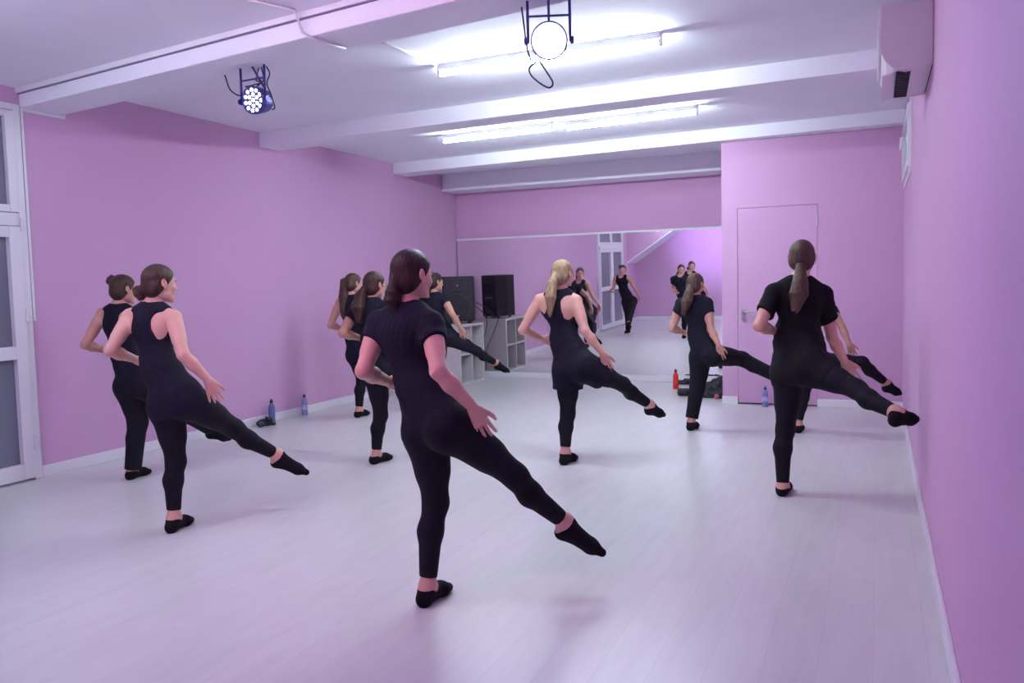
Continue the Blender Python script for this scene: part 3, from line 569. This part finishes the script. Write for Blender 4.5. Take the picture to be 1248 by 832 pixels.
    # ---- head
    vd = nz(V(J['hc'][0], J['hc'][1], 0)); a = -math.radians(J['yaw']); f = V(vd[0]*math.cos(a)-vd[1]*math.sin(a), vd[0]*math.sin(a)+vd[1]*math.cos(a), 0)
    f = nz(f + V(0, 0, J.get('pit', -0.08))); 
    r = nz(np.cross(f, V(0, 0, 1))); r = nz(r + V(0, 0, J.get('roll', 0.0))); u = np.cross(r, f); HF = np.array([r, f, u]); hs = s*J.get('hs', 1.0)
    hp = lambda x, y, z: J['hc'] + (r*x + f*y + u*z)*hs
    nk0, nk1 = J['neck'] - us*0.02, hp(0, -0.022, -0.06)
    NK = [rc(nk0, nk1, 0.051*s, 0.048*s, .035)]
    HD = [el(hp(0, -0.012, 0.030), HF, (0.073*hs, 0.093*hs, 0.085*hs), .03), el(hp(0, 0.030, -0.022), HF, (0.058*hs, 0.058*hs, 0.080*hs), .03),
          rc(hp(-.006, 0.068, -0.096), hp(.006, 0.068, -0.096), 0.020*hs, 0.020*hs, .03), rc(hp(-.038, 0.008, -0.060), hp(-.010, 0.058, -0.090), 0.022*hs, 0.019*hs, .03), rc(hp(.038, 0.008, -0.060), hp(.010, 0.058, -0.090), 0.022*hs, 0.019*hs, .03),
          rc(hp(-.028, 0.078, 0.018), hp(.028, 0.078, 0.018), 0.012*hs, 0.012*hs, .015), rc(hp(0, 0.084, 0.010), hp(0, 0.104, -0.024), 0.007*hs, 0.011*hs, .010),
          rc(hp(-.009, 0.094, -0.028), hp(.009, 0.094, -0.028), 0.008*hs, 0.008*hs, .006),
          rc(hp(-.036, 0.066, -0.022), hp(-.030, 0.064, -0.03), 0.018*hs, 0.018*hs, .02), rc(hp(.036, 0.066, -0.022), hp(.030, 0.064, -0.03), 0.018*hs, 0.018*hs, .02),
          rc(hp(-.016, 0.085, -0.053), hp(.016, 0.085, -0.053), 0.0065*hs, 0.0065*hs, .006), rc(hp(-.014, 0.083, -0.063), hp(.014, 0.083, -0.063), 0.0075*hs, 0.0075*hs, .006)]
    for sg in (-1, 1):
        ef = nz(f*0.95 - r*sg*0.30 + u*0.15); er = nz(np.cross(ef, u)); ER = np.array([er, ef, np.cross(er, ef)])
        HD += [el(hp(sg*.082, -0.014, 0.006), ER, (0.0075*hs, 0.019*hs, 0.025*hs), .006), el(hp(sg*.078, -0.004, -0.020), ER, (0.007*hs, 0.010*hs, 0.012*hs), .006), rc(hp(sg*.068, -0.004, 0.0), hp(sg*.080, -0.008, -0.002), 0.014*hs, 0.010*hs, .01)]
    eyes = [hp(sg*.031, 0.0655, -0.002) for sg in (-1, 1)]
    HD_CARVE = [('e', e_, HF, np.array([.0145, .014, .0075])*hs, .01) for e_ in [hp(sg*.031, 0.083, -0.001) for sg in (-1, 1)]] + [('e', hp(sg*.089, -0.014, 0.004), HF, np.array([.006, .010, .015])*hs, .01) for sg in (-1, 1)]
    # ---- hands
    def hand(w, e, tgt, nrm, side, curl, spread=1.0):
        d = nz(tgt-w); n = nz(nrm - d*(nrm@d)); c = np.cross(d, n)*(-side)   # c points to the thumb side
        hsz = s*0.98
        P = lambda a, b, cc: w + (d*a + c*b + n*cc)*hsz
        o = [rc(w - nz(tgt-w)*0.0 + (e-w)*0.12, P(.012, 0, 0), 0.0235*s, 0.023*s, .02)]
        for b0, b1 in ((-.026, -.030), (-.010, -.011), (.008, .010), (.020, .028)): o.append(rc(P(.012, b0*0.6, 0), P(.082, b1, 0), 0.015*hsz, 0.0115*hsz, .016))
        for b0, ln, sp_ in ((-.031, .058, -.26), (-.011, .073, -.07), (.010, .079, .09), (.030, .071, .24)):
            sp_ *= spread; k0 = P(.084, b0, 0.001); dd = nz(d*1 + c*sp_ - n*curl*0.35); k1 = k0 + dd*ln*0.45*hsz; d2 = nz(dd - n*curl*0.7); k2 = k1 + d2*ln*0.32*hsz; d3 = nz(d2 - n*curl*0.6); k3 = k2 + d3*ln*0.23*hsz
            o += [rc(k0, k1, .0096*hsz, .0084*hsz, .005), rc(k1, k2, .0084*hsz, .0076*hsz, .003), rc(k2, k3, .0076*hsz, .0064*hsz, .003)]
        t0 = P(.022, .024, -.004); t1 = t0 + nz(d*.85 + c*.62 - n*.25)*.040*hsz; t2 = t1 + nz(d*.9 + c*.45 - n*.2)*.030*hsz; t3 = t2 + nz(d + c*.15 - n*.25)*.022*hsz
        o += [rc(t0, t1, .015*hsz, .0115*hsz, .014), rc(t1, t2, .0112*hsz, .0095*hsz, .005), rc(t2, t3, .0095*hsz, .0075*hsz, .004)]
        return o
    toc = nz(-J['wr'] + V(0, 0, 1.45)); 
    HR = hand(J['wr'], J['er'], J['ft'], toc*0.8 - fp*0.2, 1, 0.22, 0.75)
    side_t = J['waist']*0.6 + pc*0.4 + fp*0.13*s - rp*0.05*s
    HL = hand(J['wl'], J['el'], side_t, -rp + up*0.2, -1, 0.35, 0.6)
    hf = min(res*0.5, 0.0045)
    ori = V(g[0], g[1], 0)
    body = field(T + LL + LR + FL + FR + NK + AL + AR, res)
    face = hp(0, 0.085, -0.058)
    def paint(c):
        q = (c - face)@HF.T/hs
        return ((np.abs(q[:, 0]) < 0.023-np.abs(q[:, 2])*1.0) & (np.abs(q[:, 2]) < 0.0095) & (np.abs(q[:, 1]) < .02)).astype(int)
    P = surf('person', [body, field(HD + [rc(nk0, nk1, 0.0485*s, 0.0465*s, .03)], max(0.003, hf*0.9), carve=HD_CARVE, cuts=[(nk0*0.3+nk1*0.7, nz(nk0-nk1))] ), field(HR, min(hf, .0035)), field(HL, min(hf, .0035))], [S, M_LIP], None, ori, paint)
    tag(P, label, 'person', group)
    # ---- clothing
    hemz = hm - upv*hem*s
    kn = lambda k, a, m_: a + nz(k-a)*m_*s
    hl_, hr2 = kn(J['kl'], J['al'], crop), kn(J['kr'], J['ar'], crop)
    lp = T[:4] + [('c', *p[1:5], p[5]) for p in LL+LR]
    if loose:
        lp += [rc(J['hl'], J['kl'], .092*s, .060*s+loose*.5, .04), rc(J['kl'], J['al'], .060*s+loose*.4, .046*s+loose, .03), rc(J['hr'], J['kr'], .092*s, .060*s+loose*.5, .04), rc(J['kr'], J['ar'], .060*s+loose*.4, .046*s+loose, .03)]
    def near(o, n_, cc, R_):  # plane cut that only acts near cc
        return ('p', o, n_, cc, R_)
    F, lo, h = field(lp, res, 0.006)
    ax = [lo[i] + h*np.arange(F.shape[i]) for i in range(3)]; X = np.stack(np.meshgrid(*ax, indexing='ij'), -1)
    F = np.maximum(F, (X - (J['waist']*0.55+pc*0.45))@upv)
    for o_, k_ in ((hl_, J['kl']), (hr2, J['kr'])):
        n_ = nz(o_-k_); m = np.linalg.norm(X-o_, axis=-1) < 0.16
        F = np.where(m, np.maximum(F, (X-o_)@n_), F)
    surf('leggings' if not loose else 'trousers', [(F, lo, h)], M_LEG, P, ori); del X, F
    for nm, pr_, o_, k_, th in (('sock', FL, J['al'], J['kl'], nz(V(0, 0, 1) - d*0.15)), ('sock', FR, J['ar'], J['kr'], nz(nz(J['kr']-J['ar']) - dr*0.15))):
        surf(nm, [field(pr_, hf*1.2, 0.0035, cuts=[(o_ + th*(0.002 if pr_ is FL else rsock), th)])], M_SOCK, P, ori)
    skirt = [el(pc - upv*0.04*s, FP, (0.158*s*wide, 0.125*s, 0.17*s), .05)] if hem > 0.04 else []
    TS = [p for p in T]
    if hem > 0.06: TS = TS + [rc(J['hl'], J['hl']*0.6+J['kl']*0.4, .094*s, .088*s, .05), rc(J['hr'], J['hr']*0.6+J['kr']*0.4, .094*s, .085*s, .05)] + skirt
    hn = nz(-upv)
    def wrinkle(F, X):
        a_ = (X-J['waist'])@us/s; b_ = (X-J['waist'])@rs/s
        m1 = np.exp(-((a_+0.04)/0.11)**2); m2 = np.exp(-((a_-0.20)/0.10)**2)
        F = F + 0.0022*m1*np.sin(a_*105 + 3.4*np.sin(b_*13+1.0+a_*18) + b_*32)*(0.6+0.4*np.sin(b_*21+a_*30)) + 0.0016*m2*np.sin(b_*190 + 3*np.sin(a_*14))
        return F + 0.0025*np.sin(a_*60+b_*75)*np.exp(-((a_+0.16)/0.08)**2)
    def grid(F, lo, h):
        ax = [lo[i] + h*np.arange(F.shape[i]) for i in range(3)]; return np.stack(np.meshgrid(*ax, indexing='ij'), -1)
    if top == 't_shirt':
        los, his = zip(*[ext(p_) for p_ in TS + [rc(J[q], J[e_]*sleeve+J[q]*(1-sleeve), .085, .085) for q, e_ in (('sl', 'el'), ('sr', 'er'))]])
        F, lo, h = field(TS + [rc(np.min(los, 0)+.01, np.min(los, 0)+.011, .001, .001, .001), rc(np.max(his, 0)-.01, np.max(his, 0)-.011, .001, .001, .001)], res, 0.011); F = np.where(F < -0.2, 1, F)
        X = grid(F, lo, h)
        tt_ = np.minimum(sd(rc(np.min(los, 0)+.01, np.min(los, 0)+.011, .001, .001), X), sd(rc(np.max(his, 0)-.01, np.max(his, 0)-.011, .001, .001), X)); F = np.where(tt_ < 0.03, 1, F)
        F = np.maximum(wrinkle(F, X), (X-hemz)@hn)
        for q, e_ in (('sl', 'el'), ('sr', 'er')):
            dd = nz(J[e_]-J[q]); ln = np.linalg.norm(J[e_]-J[q]); out_ = nz((-rs if q == 'sl' else rs)*0.35 + dd)
            ds = sd(rc(J[q] - dd*0.0, J[q]+dd*ln*(sleeve+.3), 0.057*s, 0.066*s), X) + 0.0012*np.sin((X@us)*160)
            ds = np.maximum(ds, (X-(J[q]+dd*ln*sleeve))@out_)
            hh = np.clip(0.03-np.abs(F-ds), 0, None)/0.03; F = np.minimum(F, ds) - hh*hh*0.03*0.25
        F = np.maximum(F, -sd(rc(J['neck'] + us*0.055*s + fs*0.01, J['neck'] + us*0.04*s + fs*0.05, .074*s, .075*s, .02), X))
        F[0], F[-1], F[:, 0], F[:, -1], F[:, :, 0], F[:, :, -1] = (1,)*6
        surf('t_shirt', [(F, lo, h)], CM, P, ori)
    else:
        cv = [rc(J['neck'] + us*0.05*s + fs*0.01, J['neck'] + us*0.02*s + fs*0.09, .066*s, .080*s, .02)]
        for sg, q in ((-1, 'sl'), (1, 'sr')):
            cv += [rc(J[q] + us*0.05*s + rs*sg*0.03*s, J[q] - us*0.03*s + rs*sg*0.025*s, .058*s, .062*s, .02), rc(J[q] - us*0.01*s - fs*0.10*s - rs*sg*0.022*s, J[q] - us*0.12*s - fs*0.10*s - rs*sg*0.008*s, .080*s, .074*s, .02)]
        F, lo, h = field([p for p in TS if not (p[0] == 'c' and p[4] == 0.040*s)] + [rc(J['neck'] - us*0.01, J[q]*0.55+J['neck']*0.45, 0.042*s, 0.041*s, .045) for q in ('sl', 'sr')], res, 0.008, cuts=[(hemz, hn)], carve=cv); X = grid(F, lo, h)
        F = np.maximum.reduce([wrinkle(F, X), (X-hemz)@hn]); F[0], F[-1], F[:, 0], F[:, -1], F[:, :, 0], F[:, :, -1] = (1,)*6
        surf('tank_top', [(F, lo, h)], CM, P, ori)
    if bottoms == 'shorts':
        sp_ = T[:4] + skirt + [rc(J['hl'], J['hl']*0.55+J['kl']*0.45, .104*s, .112*s, .05), rc(J['hr'], J['hr']*0.55+J['kr']*0.45, .104*s, .112*s, .05)]
        F, lo, h = field(sp_, res, 0.013)
        ax = [lo[i] + h*np.arange(F.shape[i]) for i in range(3)]; X = np.stack(np.meshgrid(*ax, indexing='ij'), -1)
        F = np.maximum(F, (X - J['waist'])@upv)
        for h_, k_ in (('hl', 'kl'), ('hr', 'kr')):
            o_ = J[h_]*0.56+J[k_]*0.44; n_ = nz(J[k_]-J[h_])
            m = sd(rc(J[h_], J[k_], .001, .001), X) < sd(rc(J['hr' if h_ == 'hl' else 'hl'], J['kr' if k_ == 'kl' else 'kl'], .001, .001), X)
            F = np.where(m, np.maximum(F, (X-o_)@n_), F)
        surf('shorts', [(F, lo, h)], CM, P, ori)
    # ---- hair
    nrm = nz(f*0.807 - u*0.59); o_ = J['hc'] + nrm*0.016*hs
    cap = [el(hp(0, -0.014, 0.031), HF, (0.073*hs, 0.094*hs, 0.086*hs), .03), rc(hp(0, -0.060, -0.035), hp(0, -0.045, -0.060), .037*hs, .030*hs, .04), rc(hp(-.035, -0.05, -0.03), hp(.035, -0.05, -0.03), .036*hs, .036*hs, .03)]
    hl2 = [field(cap, max(hf, .004), 0.0085, cuts=[(o_, nrm)], carve=[('e', hp(sg*.082, -0.008, -0.006), HF, np.array([.020, .022, .032])*hs, .01) for sg in (-1, 1)])]
    surf('hair', hl2, HM, P, ori)
    tie = hp(*hairdo['tie']); pts = [tie] + [np.array(q) for q in hairdo['pts']]; rr = [x*s for x in hairdo['r']]
    pr_ = []; rnd = random.Random(hash(key) % 97 if False else ord(key))
    if hairdo['kind'] == 'bun':
        c0 = pts[1]; ax_ = nz(c0 - J['hc']); e1 = nz(np.cross(ax_, V(0, 0, 1))); e2 = np.cross(ax_, e1)
        pr_.append(rc(tie, c0, rr[1]*.6, rr[1]*.72, .02))
        for i in range(11):
            a0, a1 = i*0.63, i*0.63+0.9; q0 = c0 + (e1*math.cos(a0)+e2*math.sin(a0))*rr[1]*.55 + ax_*rr[1]*.12*math.sin(i*1.7); q1 = c0 + (e1*math.cos(a1)+e2*math.sin(a1))*rr[1]*.55 + ax_*rr[1]*.3*math.sin(i*2.3)
            pr_.append(rc(q0, q1, rr[1]*.40, rr[1]*.34, .004))
        surf('hair_bun', [field(pr_, hf, 0)], HM, P, ori, it=0)
    else:
        n_ = 12
        for i in range(n_):
            aa = 2*math.pi*i/n_; off = [0]*len(pts)
            for j in range(len(pts)-1):
                e1 = r; e2 = f
                def P_(jj, a_): 
                    w0 = rr[jj]*(0.60 if jj < len(pts)-1 else 0.45); return pts[jj] + (e1*math.cos(a_) + e2*math.sin(a_))*w0 + V(0, 0, -.03*rnd.random() if jj == len(pts)-1 else 0)
                pr_.append(rc(P_(j, aa), P_(j+1, aa+0.35), rr[j]*.42, rr[j+1]*(.42 if j < len(pts)-2 else .20), .006))
        for j in range(len(pts)-1): pr_.append(rc(pts[j], pts[j+1], rr[j]*.7, rr[j+1]*.6, .006))
        surf('ponytail', [field(pr_, hf, 0)], HM, P, ori, it=0)
    bm = BM(); dv = nz(pts[1]-tie); lathe(bm, [(rr[0]*1.02, -.008), (rr[0]*1.15, 0), (rr[0]*1.02, .008)], Vector(tie - ori), Vector(dv), 16); obj('hair_tie', bm, M_TIE, P, smooth=True)
    # ---- eyes and brows
    for sg, e_ in zip((-1, 1), eyes):
        bm = BM(); bmesh.ops.create_uvsphere(bm, u_segments=16, v_segments=10, radius=.0125*hs, matrix=Matrix.Translation(Vector(e_-ori)))
        ft_ = Vector(e_ - ori + f*.0125*hs)
        for fc in bm.faces:
            if (fc.calc_center_median() - ft_).length < .0058*hs: fc.material_index = 1
        obj('eye', bm, [M_EYEW, M_IRIS], P, smooth=True)
        bm = BM(); tube(bm, [Vector(hp(sg*.014, 0.0895, 0.019)-ori), Vector(hp(sg*.030, 0.088, 0.025)-ori), Vector(hp(sg*.046, 0.076, 0.022)-ori)], [.0035*hs, .004*hs, .0025*hs], 6); obj('eyebrow', bm, HM, P, smooth=True)
    if glasses:
        bm = BM()
        for sg in (-1, 1):
            tube(bm, [Vector(hp(sg*.031 + .021*math.cos(a_), 0.092, -0.002+.017*math.sin(a_))-ori) for a_ in [2*math.pi*k_/14 for k_ in range(15)]], .0016, 6)
            tube(bm, [Vector(hp(sg*.052, 0.090, 0)-ori), Vector(hp(sg*.078, 0.02, 0)-ori), Vector(hp(sg*.080, -0.015, 0)-ori)], .0018, 6)
        tube(bm, [Vector(hp(-.010, 0.094, 0.002)-ori), Vector(hp(.010, 0.094, 0.002)-ori)], .0016, 6); obj('glasses', bm, M_BLACKP, P)
    return P

HAIRDO = {
'D': dict(kind='tail', tie=(0, -0.095, 0.0), pts=[(-1.985,3.173,1.427), (-1.991,3.168,1.390), (-1.971,3.175,1.371)], r=(0.02, 0.038, 0.04, 0.026)),
'B': dict(kind='bun', tie=(0, -0.085, -0.02), pts=[(-4.075,3.642,1.451)], r=(0.025, 0.052)),
'A': dict(kind='bun', tie=(0, -0.075, 0.05), pts=[(-5.471,4.621,1.558)], r=(0.025, 0.046)),
'E': dict(kind='tail', tie=(0, -0.085, 0.06), pts=[(-5.446,7.685,1.534), (-5.451,7.657,1.351), (-5.446,7.648,1.204), (-5.446,7.643,1.131)], r=(0.026, 0.048, 0.055, 0.045, 0.02)),
'C': dict(kind='tail', tie=(0, -0.092, 0.0), pts=[(-3.866,5.675,1.387), (-3.872,5.643,1.287), (-3.859,5.630,1.194)], r=(0.026, 0.054, 0.062, 0.042)),
'F': dict(kind='tail', tie=(0, -0.09, -0.01), pts=[(-5.151,9.069,1.437), (-5.164,9.045,1.334)], r=(0.022, 0.036, 0.02)),
'G': dict(kind='tail', tie=(0, -0.093, 0.03), pts=[(-2.340,6.085,1.451), (-2.341,6.043,1.342), (-2.346,6.032,1.219)], r=(0.022, 0.04, 0.046, 0.026)),
'K': dict(kind='tail', tie=(0, -0.094, 0.0), pts=[(-1.632,7.889,1.334), (-1.649,7.852,1.241), (-1.677,7.832,1.140)], r=(0.024, 0.048, 0.056, 0.036)),
'H': dict(kind='tail', tie=(0, -0.092, -0.04), pts=[(-0.452,5.683,1.412), (-0.458,5.664,1.343), (-0.475,5.650,1.258)], r=(0.028, 0.05, 0.06, 0.048)),
'I': dict(kind='tail', tie=(0, -0.09, -0.0), pts=[(-0.605,8.060,1.267), (-0.611,8.041,1.191)], r=(0.022, 0.036, 0.02)),
}

import time as _t
person('D', 'largest woman in front centre, dark navy t-shirt, short dark ponytail, right leg lifted', 0.006, 't_shirt', 'fair', 'dark', HAIRDO['D'], hem=0.02, sleeve=0.40, rsock=0.0)
person('B', 'woman front left with low brown bun and long loose racerback tank, right leg lifted', 0.0065, 'tank_top', 'fair', 'brown', HAIRDO['B'], hem=0.10, rsock=0.0)
person('A', 'woman farthest left with high dark bun and loose trousers', 0.007, 'tank_top', 'light', 'brown', HAIRDO['A'], hem=0.06, loose=0.012, crop=0.0)
person('E', 'woman by the left wall with very long high brown ponytail and sleeveless top', 0.008, 'tank_top', 'light', 'chestnut', HAIRDO['E'], hem=0.08)
person('C', 'woman with glasses and long auburn ponytail, partly hidden behind the front centre woman', 0.007, 't_shirt', 'light', 'auburn', HAIRDO['C'], hem=0.06, sleeve=0.45, glasses=True)
person('F', 'woman nearest the loudspeaker in dark t-shirt, lifted leg in front of the pale shelf', 0.009, 't_shirt', 'warm', 'dark', HAIRDO['F'], hem=0.04, sleeve=0.28)
person('G', 'blonde woman in racerback tank and loose black shorts over leggings, leg lifted', 0.007, 'tank_top', 'fair', 'blonde', HAIRDO['G'], bottoms='shorts', hem=0.0, clothes=M_NAVY, rsock=0.02)
person('K', 'woman in dark t-shirt and loose trousers before the mirror, long brown ponytail', 0.0075, 't_shirt', 'light', 'chestnut', HAIRDO['K'], hem=0.02, sleeve=0.42, loose=0.012, crop=0.03)
person('H', 'woman at right in long loose black t-shirt, lifted foot near the right wall', 0.006, 't_shirt', 'fair', 'chestnut', HAIRDO['H'], hem=0.10, sleeve=0.62, clothes=M_BLACK, crop=-0.01, wide=1.12, rsock=0.022)
person('I', 'woman mostly hidden behind the woman at right, only arm and lifted leg showing', 0.009, 't_shirt', 'warm', 'brown', HAIRDO['I'], hem=0.04, sleeve=0.35, rsock=0.02)

# ------------------------------------------------------------------ bundles on the floor
def crumple(name, label, cat, blobs, res, m, org, seed=0):
    F, lo, h = field(blobs, res, 0.0)
    ax = [lo[i] + h*np.arange(F.shape[i]) for i in range(3)]; X = np.stack(np.meshgrid(*ax, indexing='ij'), -1)
    q = X*1.0; F = F + 0.007*np.sin(q[..., 0]*70+seed+3*np.sin(q[..., 1]*40))*np.sin(q[..., 1]*60+q[..., 2]*55) + 0.006*np.sin(q[..., 2]*90+q[..., 0]*45)
    F = np.maximum(F, -(X[..., 2]-0.002))
    o = surf(name, [(F, lo, h)], m, None, org); return tag(o, label, cat)
M_JACKET = mat('black_quilted_cloth', (0.010, 0.012, 0.020), 0.6, bump=0.5, bscale=40, var=0.7, vscale=25)
crumple('cloth_bundle', 'small black cloth bundle beside the blue patterned bottle at left', 'clothing', [rc((-6.0, 6.86, .035), (-5.94, 6.90, .05), .035, .045, .02), rc((-5.97, 6.80, .03), (-6.0, 6.93, .03), .035, .03, .02), rc((-5.92, 6.95, .025), (-5.99, 6.98, .02), .028, .02, .02)], .005, M_JACKET, (-5.96, 6.88, 0))
crumple('jacket', 'black jacket heaped on the floor beside the closet corner', 'clothing', [rc((-2.05, 10.22, .06), (-1.78, 10.30, .10), .07, .11, .05), rc((-1.85, 10.45, .07), (-1.70, 10.35, .14), .09, .11, .05), rc((-1.95, 10.15, .03), (-1.70, 10.15, .04), .05, .06, .05), rc((-1.80, 10.30, .16), (-1.72, 10.40, .19), .06, .06, .05)], .007, M_JACKET, (-1.9, 10.3, 0), 1)
crumple('cloth_bundle', 'low black cloth lying behind the red bottle at the mirror', 'clothing', [rc((-2.55, 11.35, .02), (-2.30, 11.40, .05), .03, .05, .03), rc((-2.30, 11.30, .03), (-2.10, 11.25, .02), .04, .03, .03)], .006, M_JACKET, (-2.3, 11.3, 0), 2)
bm = BM(); lathe(bm, [(0, -.07), (.035, -.07), (.05, -.05), (.048, 0), (.05, .05), (.035, .07), (0, .07)], (0, 0, 0.05), (0.95, 0.3, 0), 20)
tag(obj('rolled_cloth', bm, M_JACKET, smooth=True, loc=(-2.20, 10.22, 0)), 'small black rolled cloth at the left end of the heaped jacket', 'clothing')
bm = BM(); bmesh.ops.create_uvsphere(bm, u_segments=16, v_segments=10, radius=.03, matrix=Matrix.Translation((0, 0, .03)))
tag(obj('ball', bm, mat('pink_rubber', (0.5, 0.12, 0.15), 0.5, bump=0.1, bscale=60), smooth=True, loc=(-1.76, 10.06, 0)), 'small pink ball lying in front of the heaped black jacket', 'ball')
